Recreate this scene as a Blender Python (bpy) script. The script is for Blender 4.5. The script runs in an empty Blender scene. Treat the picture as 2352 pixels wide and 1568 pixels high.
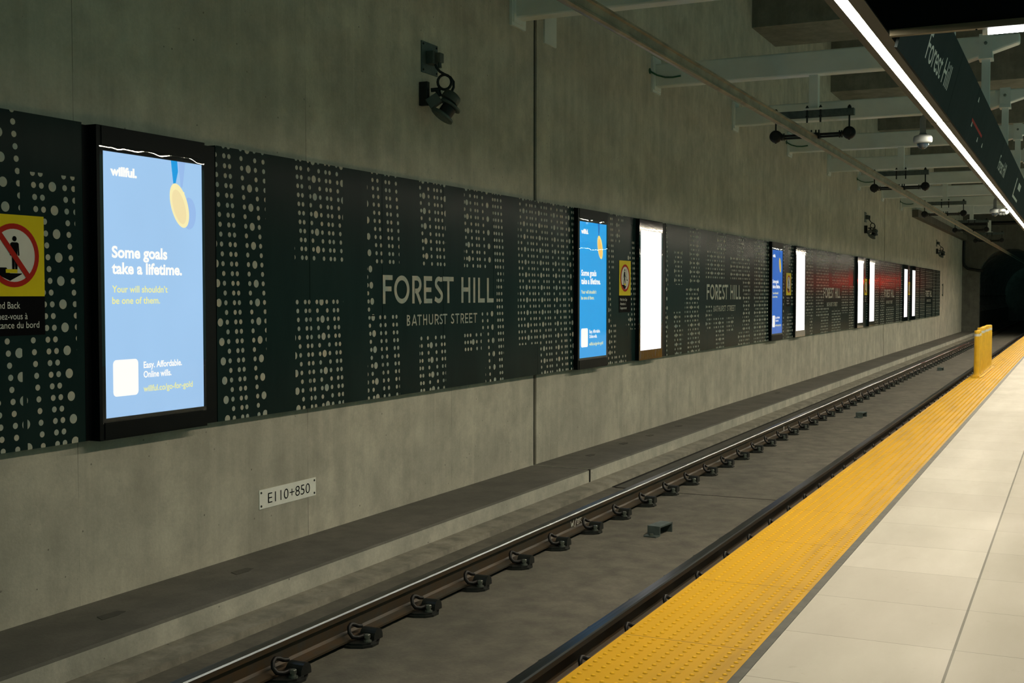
import bpy, bmesh, math, random
from mathutils import Vector, Matrix
random.seed(7)
SC = bpy.context.scene
COL = SC.collection
PI = math.pi

# ------------------------------------------------------------------ helpers
class MB:
    """collects polygons (with a material index) and links them as one mesh object"""
    def __init__(s): s.v = []; s.f = []; s.m = []; s.sm = []
    def poly(s, pts, mi=0, smooth=False):
        b = len(s.v); s.v += [tuple(p) for p in pts]; s.f.append(tuple(range(b, b + len(pts)))); s.m.append(mi); s.sm.append(smooth)
    def mesh(s, pts, faces, mi=0, smooth=False):
        b = len(s.v); s.v += [tuple(p) for p in pts]
        for f in faces: s.f.append(tuple(i + b for i in f)); s.m.append(mi); s.sm.append(smooth)
    def box(s, x0, x1, y0, y1, z0, z1, mi=0):
        p = [(x0,y0,z0),(x1,y0,z0),(x1,y1,z0),(x0,y1,z0),(x0,y0,z1),(x1,y0,z1),(x1,y1,z1),(x0,y1,z1)]
        s.mesh(p, [(3,2,1,0),(4,5,6,7),(0,1,5,4),(1,2,6,5),(2,3,7,6),(3,0,4,7)], mi)
    def prism_x(s, prof, x0, x1, mi=0, cap=True, smooth=False, mis=None):
        """profile of (y,z) extruded along x"""
        n = len(prof)
        p = [(x0, y, z) for y, z in prof] + [(x1, y, z) for y, z in prof]
        b = len(s.v); s.v += p
        for i in range(n):
            j = (i + 1) % n
            s.f.append((b + i, b + n + i, b + n + j, b + j)); s.m.append(mis[i] if mis else mi); s.sm.append(smooth)
        if cap:
            s.f.append(tuple(b + i for i in range(n))); s.m.append(mi); s.sm.append(False)
            s.f.append(tuple(b + n + i for i in reversed(range(n)))); s.m.append(mi); s.sm.append(False)
    def prism_y(s, prof, y0, y1, mi=0):
        """profile of (x,z) extruded along y"""
        n = len(prof); b = len(s.v)
        s.v += [(x, y0, z) for x, z in prof] + [(x, y1, z) for x, z in prof]
        for i in range(n):
            j = (i + 1) % n
            s.f.append((b + i, b + j, b + n + j, b + n + i)); s.m.append(mi); s.sm.append(False)
        s.f.append(tuple(b + i for i in reversed(range(n)))); s.m.append(mi); s.sm.append(False)
        s.f.append(tuple(b + n + i for i in range(n))); s.m.append(mi); s.sm.append(False)
    def prism_z(s, prof, z0, z1, mi=0, smooth=False):
        n = len(prof); b = len(s.v)
        s.v += [(x, y, z0) for x, y in prof] + [(x, y, z1) for x, y in prof]
        for i in range(n):
            j = (i + 1) % n
            s.f.append((b + i, b + j, b + n + j, b + n + i)); s.m.append(mi); s.sm.append(smooth)
        s.f.append(tuple(b + i for i in reversed(range(n)))); s.m.append(mi); s.sm.append(False)
        s.f.append(tuple(b + n + i for i in range(n))); s.m.append(mi); s.sm.append(False)
    def lathe(s, base, axis, rows, n=20, mi=0, smooth=True):
        """rows of (distance along axis, radius)"""
        base = Vector(base); a = Vector(axis).normalized()
        u = a.orthogonal().normalized(); w = a.cross(u)
        pts = []; F = []
        for t, r in rows:
            for k in range(n):
                th = 2 * PI * k / n
                pts.append(base + a * t + (u * math.cos(th) + w * math.sin(th)) * r)
        for i in range(len(rows) - 1):
            for k in range(n):
                k2 = (k + 1) % n
                F.append((i*n + k, i*n + k2, (i+1)*n + k2, (i+1)*n + k))
        s.mesh(pts, F, mi, smooth)
        s.poly([pts[k] for k in reversed(range(n))], mi)
        m = (len(rows) - 1) * n
        s.poly([pts[m + k] for k in range(n)], mi)
    def cyl(s, p0, p1, r, n=14, mi=0):
        d = Vector(p1) - Vector(p0)
        s.lathe(p0, d, [(0, r), (d.length, r)], n, mi)
    def tube(s, path, r, n=8, mi=0):
        P = [Vector(p) for p in path]; pts = []; F = []
        t0 = (P[1] - P[0]).normalized(); u = t0.orthogonal().normalized()
        for i, p in enumerate(P):
            t = (P[min(i+1, len(P)-1)] - P[max(i-1, 0)]).normalized()
            u = (u - t * u.dot(t)).normalized(); w = t.cross(u)
            for k in range(n):
                th = 2 * PI * k / n
                pts.append(p + (u * math.cos(th) + w * math.sin(th)) * r)
        for i in range(len(P) - 1):
            for k in range(n):
                k2 = (k + 1) % n
                F.append((i*n + k, i*n + k2, (i+1)*n + k2, (i+1)*n + k))
        s.mesh(pts, F, mi, True)
        s.poly([pts[k] for k in reversed(range(n))], mi); m = (len(P)-1)*n
        s.poly([pts[m + k] for k in range(n)], mi)
    def build(s, name, mats, parent=None, loc=None, bevel=0):
        me = bpy.data.meshes.new(name); me.from_pydata(s.v, [], s.f)
        for m in (mats if isinstance(mats, (list, tuple)) else [mats]): me.materials.append(m)
        me.polygons.foreach_set('material_index', s.m)
        me.polygons.foreach_set('use_smooth', s.sm); me.update()
        o = bpy.data.objects.new(name, me); COL.objects.link(o)
        if parent: o.parent = parent
        if loc: o.location = loc
        if bevel:
            b = o.modifiers.new('bevel', 'BEVEL'); b.width = bevel; b.segments = 2; b.limit_method = 'ANGLE'
        return o

def tag(o, label, cat, group=None, kind=None):
    o['label'] = label; o['category'] = cat
    if group: o['group'] = group
    if kind: o['kind'] = kind
    return o
def thing(name, label, cat, loc=(0,0,0), group=None):
    o = bpy.data.objects.new(name, None); COL.objects.link(o); o.location = loc
    o.empty_display_size = .1
    return tag(o, label, cat, group)
def struct(o, label=None):
    o['kind'] = 'structure'
    if label: o['label'] = label
    return o
def dup(root, loc, label, group=None):
    r = root.copy(); COL.objects.link(r); r.location = loc; r['label'] = label
    if group: r['group'] = group
    for ch in list(root.children):
        c = ch.copy(); COL.objects.link(c); c.parent = r
        for g in list(ch.children):
            d = g.copy(); COL.objects.link(d); d.parent = c
    return r
ORD = ['first','second','third','fourth','fifth','sixth','seventh','eighth','ninth','tenth','eleventh','twelfth','thirteenth','fourteenth','fifteenth','sixteenth','seventeenth','eighteenth','nineteenth','twentieth']

# ------------------------------------------------------------------ materials
def srgb(r, g, b):
    f = lambda c: (c/255/12.92) if c/255 <= .04045 else ((c/255 + .055)/1.055)**2.4
    return (f(r), f(g), f(b), 1)
class NT:
    def __init__(s, name):
        s.mat = bpy.data.materials.new(name); s.mat.use_nodes = True
        s.t = s.mat.node_tree; s.n = s.t.nodes; s.bsdf = s.n['Principled BSDF']; s.out = s.n['Material Output']
    def node(s, ty, **kw):
        n = s.n.new(ty)
        for k, v in kw.items():
            if k.startswith('i_'): n.inputs[k[2:].replace('_', ' ')].default_value = v
            else: setattr(n, k, v)
        return n
    def link(s, a, b): s.t.links.new(a, b)
    def math(s, op, a, b=None):
        n = s.n.new('ShaderNodeMath'); n.operation = op
        for i, x in enumerate((a, b)):
            if x is None: continue
            if isinstance(x, (int, float)): n.inputs[i].default_value = x
            else: s.link(x, n.inputs[i])
        return n.outputs[0]
    def mix(s, fac, a, b, mode='MIX'):
        n = s.n.new('ShaderNodeMix'); n.data_type = 'RGBA'; n.blend_type = mode
        for sock, x in ((n.inputs[0], fac), (n.inputs[6], a), (n.inputs[7], b)):
            if isinstance(x, (int, float)): sock.default_value = x
            elif isinstance(x, tuple): sock.default_value = x
            else: s.link(x, sock)
        return n.outputs[2]
    def coord(s, scale=(1,1,1), loc=(0,0,0)):
        tc = s.n.new('ShaderNodeTexCoord'); mp = s.n.new('ShaderNodeMapping')
        mp.inputs['Scale'].default_value = scale; mp.inputs['Location'].default_value = loc
        s.link(tc.outputs['Object'], mp.inputs['Vector']); return mp.outputs[0]
    def noise(s, vec, scale, detail=4, rough=.55, lo=.35, hi=.65):
        n = s.node('ShaderNodeTexNoise'); n.inputs['Scale'].default_value = scale
        n.inputs['Detail'].default_value = detail; n.inputs['Roughness'].default_value = rough
        s.link(vec, n.inputs['Vector'])
        r = s.node('ShaderNodeMapRange'); r.inputs[1].default_value = lo; r.inputs[2].default_value = hi
        s.link(n.outputs['Fac'], r.inputs[0]); return r.outputs[0]
    def xyz(s):
        tc = s.n.new('ShaderNodeTexCoord'); sp = s.n.new('ShaderNodeSeparateXYZ')
        s.link(tc.outputs['Object'], sp.inputs[0]); return sp.outputs
    def bump(s, h, strength=.2, dist=.01):
        b = s.node('ShaderNodeBump'); b.inputs['Strength'].default_value = strength; b.inputs['Distance'].default_value = dist
        s.link(h, b.inputs['Height']); s.link(b.outputs[0], s.bsdf.inputs['Normal'])
    def set(s, color=None, rough=None, metal=None, spec=None):
        if color is not None:
            if isinstance(color, tuple): s.bsdf.inputs['Base Color'].default_value = color
            else: s.link(color, s.bsdf.inputs['Base Color'])
        if rough is not None:
            if isinstance(rough, (int, float)): s.bsdf.inputs['Roughness'].default_value = rough
            else: s.link(rough, s.bsdf.inputs['Roughness'])
        if metal is not None: s.bsdf.inputs['Metallic'].default_value = metal
        if spec is not None: s.bsdf.inputs['Specular IOR Level'].default_value = spec
        return s.mat

def simple(name, col, rough=.5, metal=0, spec=.5, vary=.25, scale=6):
    m = NT(name); v = m.coord()
    n = m.noise(v, scale, 5)
    c2 = tuple(c * (1 - vary) for c in col[:3]) + (1,)
    m.set(m.mix(n, col, c2), rough, metal, spec); return m.mat
def emit(name, col, strength, sample=True):
    m = NT(name); m.set((0.01,0.01,0.01,1), .5)
    m.bsdf.inputs['Emission Color'].default_value = col; m.bsdf.inputs['Emission Strength'].default_value = strength
    if not sample: m.mat.cycles.emission_sampling = 'NONE'
    return m.mat

def concrete(name, base, dark, light, streak=True, forms=None, pits=True, rough=.85, stain=None, sc=1.0):
    m = NT(name); v = m.coord()
    big = m.noise(v, .55*sc, 6, .6)
    mid = m.noise(v, 2.6*sc, 6, .62, .4, .7)
    fine = m.noise(v, 45, 3, .6, .3, .7)
    c = m.mix(m.math('MULTIPLY', big, .9), base, light)
    c = m.mix(m.math('MULTIPLY', mid, .72), c, dark)
    blot = m.noise(m.coord((1,1,.8),(11,2,5)), 5.5, 7, .7, .45, .66); c = m.mix(m.math('MULTIPLY', blot, .38), c, dark)
    if streak:
        vs = m.coord((2.6, 2.6, .16)); st = m.noise(vs, 1.3, 6, .62, .42, .68)
        c = m.mix(m.math('MULTIPLY', st, .42), c, dark)
        vs2 = m.coord((9, 9, .3), (3,1,2)); st2 = m.noise(vs2, 1.2, 4, .6, .5, .75)
        c = m.mix(m.math('MULTIPLY', st2, .3), c, light)
    c = m.mix(m.math('MULTIPLY', fine, .16), c, tuple(x*.55 for x in dark[:3]) + (1,))
    h = fine
    if pits:
        vo = m.node('ShaderNodeTexVoronoi'); vo.inputs['Scale'].default_value = 9; m.link(m.coord(), vo.inputs['Vector'])
        gate = m.noise(m.coord((1,1,1),(7,3,1)), 1.7, 3, .6, .46, .56)
        p = m.math('MULTIPLY', m.math('LESS_THAN', vo.outputs['Distance'], .065), gate)
        c = m.mix(m.math('MULTIPLY', p, .75), c, tuple(x*.3 for x in dark[:3]) + (1,))
    if forms:
        x = m.xyz()[0]
        fr = m.math('FRACT', m.math('DIVIDE', m.math('ADD', x, forms[1]), forms[0]))
        ln = m.math('LESS_THAN', fr, .006/forms[0])
        wob = m.noise(m.coord((.4,.4,1.4)), 1, 2, .5, .4, .6)
        c = m.mix(m.math('MULTIPLY', m.math('MULTIPLY', ln, wob), .8), c, tuple(x*.4 for x in dark[:3]) + (1,))
        # each pour slightly different
        cell = m.math('FLOOR', m.math('DIVIDE', m.math('ADD', x, forms[1]), forms[0]))
        wn = m.node('ShaderNodeTexWhiteNoise'); wn.noise_dimensions = '1D'; m.link(cell, wn.inputs['W'])
        c = m.mix(m.math('MULTIPLY', wn.outputs['Value'], .22), c, dark)
    m.set(c, rough, 0, .3); m.bump(h, .25, .004); return m.mat

M = {}
M['wall'] = concrete('wall_concrete', (.53,.505,.42,1), (.315,.30,.25,1), (.70,.66,.54,1), forms=(2.44, 1.81), pits=True)
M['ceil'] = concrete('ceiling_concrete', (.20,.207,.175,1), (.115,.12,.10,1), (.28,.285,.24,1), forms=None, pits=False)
M['slab'] = concrete('track_slab_concrete', (.135,.13,.105,1), (.07,.069,.06,1), (.185,.175,.142,1), streak=False, pits=False, sc=1.6)
M['slab_dark'] = concrete('dark_strip_concrete', (.085,.085,.075,1), (.05,.052,.048,1), (.11,.108,.09,1), streak=False, pits=False)
M['curb'] = concrete('curb_concrete', (.50,.49,.42,1), (.28,.28,.24,1), (.62,.60,.51,1), streak=False, pits=True)
M['ledge'] = concrete('ledge_concrete', (.26,.25,.21,1), (.12,.12,.10,1), (.36,.34,.28,1), streak=False, pits=True, sc=2)
M['curbtop'] = concrete('curb_top_concrete', (.135,.132,.115,1), (.09,.09,.08,1), (.18,.172,.148,1), streak=False, pits=False)
M['tunnel'] = concrete('tunnel_concrete', (.2,.2,.19,1), (.12,.12,.115,1), (.27,.265,.25,1), pits=False)
M['endwall'] = concrete('end_wall_concrete', (.13,.13,.11,1), (.08,.08,.07,1), (.18,.178,.15,1), pits=False)
M['steel'] = simple('white_steel_paint', (.72,.77,.74,1), .32, 0, .5, .12, 2)
M['galv'] = simple('galvanised_steel', (.11,.145,.138,1), .5, .25, .5, .35, 12)
M['black'] = simple('black_iron', (.012,.012,.012,1), .5, .3, .5, .3, 20)
M['greybox'] = simple('grey_green_housing', (.07,.08,.07,1), .5, 0, .5, .2, 9)
M['greencable'] = simple('green_cable', (.02,.11,.05,1), .5)
M['blackgloss'] = simple('black_frame', (.004,.005,.006,1), .4, 0, .1, .2)
M['blackglass'] = simple('black_glass', (.004,.005,.005,1), .08, 0, .5, .1)
M['trough'] = simple('light_housing', (.038,.046,.040,1), .6, 0, .5, .15, 3)
M['trim_beige'] = simple('beige_trim', (.13,.115,.075,1), .5, 0, .3, .2, 3)
M['soffit'] = simple('black_soffit', (.0012,.0028,.0034,1), .9, 0, 0, .2, 2)
M['fascia'] = simple('dark_fascia', (.030,.040,.042,1), .6, 0, .02, .2, 2)
M['letter'] = simple('pale_lettering', (.72,.72,.67,1), .5, 0, .3, .05)
M['yellow'] = simple('yellow_plastic', (.72,.42,.012,1), .35, 0, .5, .12, 8)
M['signyellow'] = simple('sign_yellow', (.78,.62,.004,1), .45, 0, .08, .05)
M['signblack'] = simple('sign_black', (.003,.003,.004,1), .6, 0, .03, .1)
M['signwhite'] = simple('sign_white', (.72,.70,.64,1), .5, 0, .1, .05)
M['signred'] = simple('sign_red', (.46,.022,.012,1), .5, 0, .05, .05)
M['plate'] = simple('plate_white', (.93,.92,.85,1), .45, 0, .2, .08, 10)
M['cam'] = simple('camera_grey', (.26,.29,.30,1), .4, 0, .4, .05)
M['white'] = simple('white_plastic', (.62,.62,.58,1), .35, 0, .5, .05)
M['greystrip'] = simple('grey_edge_strip', (.10,.105,.09,1), .5, 0, .4, .35, 12)
M['rubber'] = simple('dark_gutter', (.02,.02,.018,1), .9, 0, .2, .5, 9)
M['fast'] = simple('fastener_iron', (.022,.026,.024,1), .42, .3, .5, .4, 30)
M['bolt'] = simple('zinc_bolt', (.22,.25,.22,1), .35, .7, .5, .3, 60)
M['conrail'] = simple('conductor_aluminium', (.33,.29,.205,1), .42, .3, .5, .4, 5)
M['duct'] = simple('dark_duct', (.13,.125,.10,1), .7, 0, .3, .3, 2)

# rail: rusty flanks with a polished running band
m = NT('rail_steel'); v = m.coord((.6, 6, 6)); n1 = m.noise(v, 2.2, 6, .65, .35, .65); n2 = m.noise(m.coord(), 9, 5, .6, .45, .7)
m.set(m.mix(m.math('MULTIPLY', n2, .7), m.mix(n1, (.048,.040,.027,1), (.075,.045,.02,1)), (.045,.048,.043,1)), .5, .12, .3); M['rail'] = m.mat
m = NT('rail_polished'); n = m.noise(m.coord((.3, 30, 30)), 2, 4); m.set(m.mix(n, (.13,.15,.165,1), (.06,.07,.078,1)), .3, 1); M['railtop'] = m.mat

# dark green wall panels: satin, faint brushed sheen
m = NT('dark_green_panel'); v = m.coord((1, 1, .25)); n = m.noise(v, 3, 4)
m.set(m.mix(n, (.0085,.0205,.0205,1), (.0125,.028,.027,1)), .22, 0, .03)
m.bump(m.noise(m.coord((1.2,1.2,.5)), 4, 2), .04, .006); M['panel'] = m.mat
m = NT('panel_dots'); n = m.noise(m.coord((9,9,9)), 1.3, 1, .5, .3, .7)
m.set(m.mix(n, (.50,.465,.37,1), (.34,.40,.365,1)), .5, 0, .08); M['dots'] = m.mat

# platform tiles
m = NT('platform_tiles'); x, y, z = m.xyz()
TX, T0 = .7655, 5.755
gx = m.math('DIVIDE', m.math('SUBTRACT', x, T0), TX); fx = m.math('FRACT', gx)
lx = m.math('LESS_THAN', fx, .0055/TX)
gy = m.math('DIVIDE', m.math('SUBTRACT', y, .485), .795); fy = m.math('FRACT', gy); ly = m.math('LESS_THAN', fy, .012/.795)
wn = m.node('ShaderNodeTexWhiteNoise'); wn.noise_dimensions = '2D'
cb = m.node('ShaderNodeCombineXYZ'); m.link(m.math('FLOOR', gx), cb.inputs[0]); m.link(m.math('FLOOR', gy), cb.inputs[1]); m.link(cb.outputs[0], wn.inputs['Vector'])
b = m.noise(m.coord((.6, 1.8, 1)), 1.4, 6, .62)
c = m.mix(wn.outputs['Value'], (.57,.55,.485,1), (.505,.485,.425,1))
c = m.mix(m.math('MULTIPLY', b, .35), c, (.42,.40,.35,1))
sp = m.noise(m.coord((1,1,1),(5,5,5)), 7, 6, .7, .62, .72); c = m.mix(m.math('MULTIPLY', sp, .35), c, (.30,.27,.2,1))
c = m.mix(m.math('MULTIPLY', m.math('LESS_THAN', y, .485), .3), c, (.36,.34,.27,1)); c = m.mix(m.math('MULTIPLY', lx, .65), c, (.16,.15,.11,1)); c = m.mix(m.math('MULTIPLY', ly, .9), c, (.12,.115,.09,1))
m.set(c, m.mix(b, (.46,.46,.46,1), (.6,.6,.6,1)), 0, .16); M['tiles'] = m.mat

# tactile yellow: worn brown towards the inner (trodden) rows
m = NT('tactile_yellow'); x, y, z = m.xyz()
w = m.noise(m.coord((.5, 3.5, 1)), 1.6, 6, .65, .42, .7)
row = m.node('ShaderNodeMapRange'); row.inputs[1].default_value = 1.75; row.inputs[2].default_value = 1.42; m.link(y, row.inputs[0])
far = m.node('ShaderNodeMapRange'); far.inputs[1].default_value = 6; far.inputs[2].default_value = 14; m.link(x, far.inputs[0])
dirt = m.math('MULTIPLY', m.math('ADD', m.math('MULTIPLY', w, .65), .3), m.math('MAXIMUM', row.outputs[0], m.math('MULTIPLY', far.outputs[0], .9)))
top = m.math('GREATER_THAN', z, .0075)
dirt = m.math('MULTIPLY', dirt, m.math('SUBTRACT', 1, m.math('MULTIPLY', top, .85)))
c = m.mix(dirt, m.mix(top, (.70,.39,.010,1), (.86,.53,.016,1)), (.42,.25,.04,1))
fx = m.math('FRACT', m.math('DIVIDE', m.math('SUBTRACT', x, 5.345), 1.231)); c = m.mix(m.math('MULTIPLY', m.math('LESS_THAN', fx, .0065/1.231), .8), c, (.16,.09,.02,1))
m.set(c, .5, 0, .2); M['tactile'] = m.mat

LEDC = (1, .875, .67, 1)
M['led'] = emit('led_diffuser', LEDC, 128)
M['tubelamp'] = emit('tube_lamp', (.95,.98,1,1), 22)
M['whitescreen'] = emit('lit_white_screen', (1,.97,.955,1), 1.6)
M['redlamp'] = emit('red_signal_lamp', (1,.03,.015,1), 130)
def E(name, rgb, s=1.0): M[name] = emit(name, srgb(*rgb), s, False)
# the three blue screens differ in brightness with viewing angle in the photo
for i, (bg, rib, shd, md, mi) in enumerate([((163,204,245),(0,152,226),(152,188,238),(253,240,180),(246,226,170)),
                                            ((0,160,235),(0,104,190),(0,160,235),(255,225,130),(255,200,95)),
                                            ((0,100,200),(0,80,160),(0,112,208),(225,200,90),(215,175,70))]):
    m = NT('poster_blue_%s' % ORD[i]); v = m.coord((.8,1,.5)); n = m.noise(v, 1.6, 2)
    m.set((.01,.01,.01,1), .5)
    a = srgb(*bg); m.link(m.mix(m.math('MULTIPLY', n, .35), a, tuple(x*.86 for x in a[:3]) + (1,)), m.bsdf.inputs['Emission Color'])
    m.bsdf.inputs['Emission Strength'].default_value = 1; M['bg%d' % i] = m.mat
    E('rib%d' % i, rib); E('shd%d' % i, shd); E('md%d' % i, md); E('mi%d' % i, mi)
E('ptext', (255,253,248), 1.05); E('pyellow', (243,240,160), 1)
# glass covers with a slightly wavy face, reflecting the lamp lines
m = NT('cover_glass'); m.n.remove(m.bsdf)
g = m.node('ShaderNodeBsdfGlossy'); g.inputs['Roughness'].default_value = 0.0; t = m.node('ShaderNodeBsdfTransparent')
lw = m.node('ShaderNodeLayerWeight'); lw.inputs['Blend'].default_value = .5; mx = m.node('ShaderNodeMixShader')
bp = m.node('ShaderNodeBump'); bp.inputs['Strength'].default_value = .12; bp.inputs['Distance'].default_value = .004
m.link(m.noise(m.coord((1, 1, .8)), 6, 1, .4, .2, .8), bp.inputs['Height']); m.link(bp.outputs[0], g.inputs['Normal'])
m.link(m.math('ADD', m.math('MULTIPLY', m.math('POWER', lw.outputs['Facing'], 5), .45), .055), mx.inputs[0]); m.link(t.outputs[0], mx.inputs[1]); m.link(g.outputs[0], mx.inputs[2]); m.link(mx.outputs[0], m.out.inputs[0])
M['glass'] = m.mat
m = NT('dome_glass'); m.set((.02,.03,.04,1), .05, 0, .8); M['dome'] = m.mat

# ------------------------------------------------------------------ geometry constants (metres; x along the track, y towards the track wall)
WY, PY = 5.58, 5.50              # wall face, panel face
PZ0, PZ1 = .725, 2.672
SLZ, RTZ, CBZ = -.505, -.304, -.31
XN, XF = -4.0, 67.0

# ------------------------------------------------------------------ the setting
b = MB()
for x0, x1 in ((XN, 12.355), (12.435, 39.21), (39.29, XF)):
    b.box(x0, x1, WY, WY + .5, SLZ - .3, 8.3)
b.box(XN, XF, WY + .05, WY + .45, SLZ - .3, 8.3)
q = MB()
for xa, xb in ((12.355, 12.435), (39.21, 39.29)): q.box(xa, xb, WY + .025, WY + .06, SLZ, 8.2)
struct(q.build('trim_8', M['rubber']), 'dark filler in the wall joints')
struct(b.build('wall_left', M['wall']), 'board-marked concrete wall behind the track')
for i, (x0, x1) in enumerate(((XN, 12.31), (12.365, 39.22), (39.28, XF))):
    b = MB()
    b.prism_x([(4.885, SLZ-.1), (WY+.01, SLZ-.1), (WY+.01, CBZ), (4.90, CBZ), (4.885, CBZ-.015)], x0, x1, 0, mis=[0,0,1,1,0])
    o = struct(b.build('trim_%d' % (i+1), [M['curb'], M['curbtop']]), ['concrete curb length nearest the camera', 'middle concrete curb length between the two joints', 'concrete curb length beyond the second joint'][i])
    for k, (px, py) in enumerate([(5.43,5.256),(6.70,5.265),(13.41,5.30),(14.66,5.33),(15.64,5.305),(16.97,5.31),(23.56,5.35),(44.4,5.4)]):
        if x0 < px < x1:
            q = MB(); q.prism_z([(px-.10,py-.035),(px+.02,py-.045),(px+.11,py-.02),(px+.10,py+.035),(px-.06,py+.045)], CBZ-.01, CBZ+.003)
            q.build('lifting_pocket', M['slab_dark'], o)
b = MB()
for xa, xb in ((12.31, 12.365), (39.22, 39.28)): b.box(xa, xb, 4.886, WY, SLZ-.1, CBZ-.006)
struct(b.build('trim_9', M['rubber']), 'dark strips standing in for shade in the curb joint gaps')  # gap shade put in as dark strips over the lit end faces
b = MB(); b.prism_x([(4.64, SLZ-.05), (4.89, SLZ-.05), (4.89, -.455), (4.66, -.465)], XN, XF)
struct(b.build('trim_4', M['ledge']), 'low concrete ledge at the foot of the curb')
b = MB(); b.box(12.4, XF, 4.585, 4.645, SLZ-.02, SLZ+.006)
struct(b.build('trim_5', M['rubber']), 'dark debris-filled gutter beside the ledge')
b = MB(); b.box(XN, 108, 1.80, WY+.4, SLZ-.3, SLZ)
struct(b.build('track_slab', M['slab']), 'worn concrete slab between and around the rails')
b = MB(); b.box(12.36, 100, 4.12, 4.59, SLZ-.02, SLZ+.012)
struct(b.build('trim_6', M['slab_dark']), 'darker slab strip behind the far rail')
b = MB(); b.box(12.32, 12.335, 2.62, 3.94, SLZ-.02, SLZ+.002)
struct(b.build('trim_7', M['rubber']), 'joint line across the track slab')
b = MB(); b.box(XN, 66, -9, 1.935, -.85, 0)
struct(b.build('floor', M['tiles']), 'pale platform paving with thin joints')
b = MB(); b.box(XN, 66, 1.262, 1.306, 0, .004)
tag(b.build('edge_strip', M['greystrip']), 'narrow grey metal strip between the yellow strip and pale paving', 'edging')

# tactile strip with truncated domes
b = MB(); b.box(XN, 66, 1.306, 1.945, -.03, .005)
TL = 1.231
def dome(x, y, n):
    r0, r1, h = .0125, .0075, .0105
    bot = [(x + r0*math.cos(2*PI*k/n), y + r0*math.sin(2*PI*k/n), .005) for k in range(n)]
    top = [(x + r1*math.cos(2*PI*k/n), y + r1*math.sin(2*PI*k/n), h) for k in range(n)]
    b.mesh(bot + top, [(k, (k+1) % n, n + (k+1) % n, n + k) for k in range(n)] + [tuple(n + k for k in range(n))], 0)
nt = 0
for t in range(-1, 48):
    xs = 5.345 + t * TL
    if xs + TL > 65.5: break
    for i in range(20):
        x = xs + TL * (i + .5) / 20
        for j in range(10): dome(x, 1.306 + .63 * (j + .5) / 10, 10 if x < 9 else (6 if x < 16 else 4))
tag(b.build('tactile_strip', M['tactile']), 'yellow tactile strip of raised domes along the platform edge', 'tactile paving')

# ceiling slab and deep ribs
b = MB(); b.box(XN, XF, -9, WY, 8.2, 8.5)
for x0, x1 in ((-1.0, .9), (6.8, 8.7), (14.5, 16.4), (22.2, 24.1), (30.0, 31.9), (37.6, 39.5), (45.3, 47.2), (53.0, 54.9), (60.6, 62.5)):
    b.box(x0, x1, -9, WY, 6.58, 8.21)
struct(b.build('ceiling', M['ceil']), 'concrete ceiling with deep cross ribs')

# end wall with the arched tunnel mouth
b = MB(); E0, E1 = XF, XF + .6
yc, zc, ra = 3.25, 2.55, 1.48
b.box(E0, E1, yc + ra, WY + .5, SLZ, 8.3); b.box(E0, E1, -9, yc - ra, SLZ, 8.3)
arc = [(yc + ra*math.cos(a), zc + ra*math.sin(a)) for a in [PI*k/20 for k in range(21)]]
for k in range(20):
    (ya, za), (yb, zb) = arc[k], arc[k+1]
    for X, fl in ((E0, 0), (E1, 1)):
        p = [(X, ya, za), (X, ya, 8.3), (X, yb, 8.3), (X, yb, zb)]
        b.poly(p if not fl else p[::-1])
    b.poly([(E0, ya, za), (E0, yb, zb), (E1, yb, zb), (E1, ya, za)])
struct(b.build('wall_back', M['endwall']), 'dark end wall with the arched tunnel mouth')
b = MB(); rr = 2.36; yc2, zc2 = 3.3, 1.75
for k in range(34):
    x0 = E1 + k * 1.2
    for (xa, xb, r) in ((x0, x0 + 1.0, rr), (x0 + 1.0, x0 + 1.2, rr - .06)):
        for q in range(28):
            a0, a1 = -.5 + (PI + 1.0)*q/28, -.5 + (PI + 1.0)*(q+1)/28
            P = lambda X, a: (X, yc2 + r*math.cos(a), zc2 + r*math.sin(a))
            b.poly([P(xa, a0), P(xa, a1), P(xb, a1), P(xb, a0)])
            if r < rr:
                Q = lambda X, a: (X, yc2 + rr*math.cos(a), zc2 + rr*math.sin(a))
                b.poly([P(xa, a0), Q(xa, a0), Q(xa, a1), P(xa, a1)])
b.box(E1+40, E1+40.3, -1, 7, -.6, 5); b.box(E1, E1+40, .9, 1.29, -.9, .65); b.box(E1, E1+40, 5.31, 5.7, -.9, .65)
struct(b.build('tunnel_lining', M['tunnel']), 'ribbed dark tunnel lining beyond the end wall')
for z in (1.0, 1.55):
    b = MB(); b.tube([(E1, yc2+rr-.12, z), (E1+40, yc2+rr-.12, z)], .035, 6)
    tag(b.build('tunnel_cable', M['black']), ('lower' if z < 1.2 else 'upper') + ' dark cable run along the tunnel side', 'cable', 'cables along the tunnel side')

# ------------------------------------------------------------------ rails
def rail(name, yc, label):
    z0 = SLZ + .028; z1 = RTZ
    half = [(.07, 0), (.07, .012), (.02, .03), (.009, .045), (.009, .118), (.035, .131), (.037, .160), (.030, .168)]
    prof = [(yc + y, z0 + z*(z1 - z0)/.168) for y, z in half] + [(yc - y, z0 + z*(z1 - z0)/.168) for y, z in reversed(half)]
    mis = [0] * len(prof); mis[7] = 1; mis[6] = 1; mis[8] = 1
    b = MB(); b.prism_x(prof, XN, 100, 0, mis=mis)
    return tag(b.build(name, [M['rail'], M['railtop']]), label, 'rail')
YR_FAR, YR_NEAR = 4.03, 2.515
r1 = rail('running_rail', YR_FAR, 'rusty running rail on the curb side of the track')
for xx, hh in ((18.13, .06), (25.2, .06)):
    b = MB(); b.box(xx-.012, xx+.012, YR_FAR-.0125, YR_FAR-.008, -.43, -.43+hh); b.build('paint_mark', M['plate'], r1)
b = MB()
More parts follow.
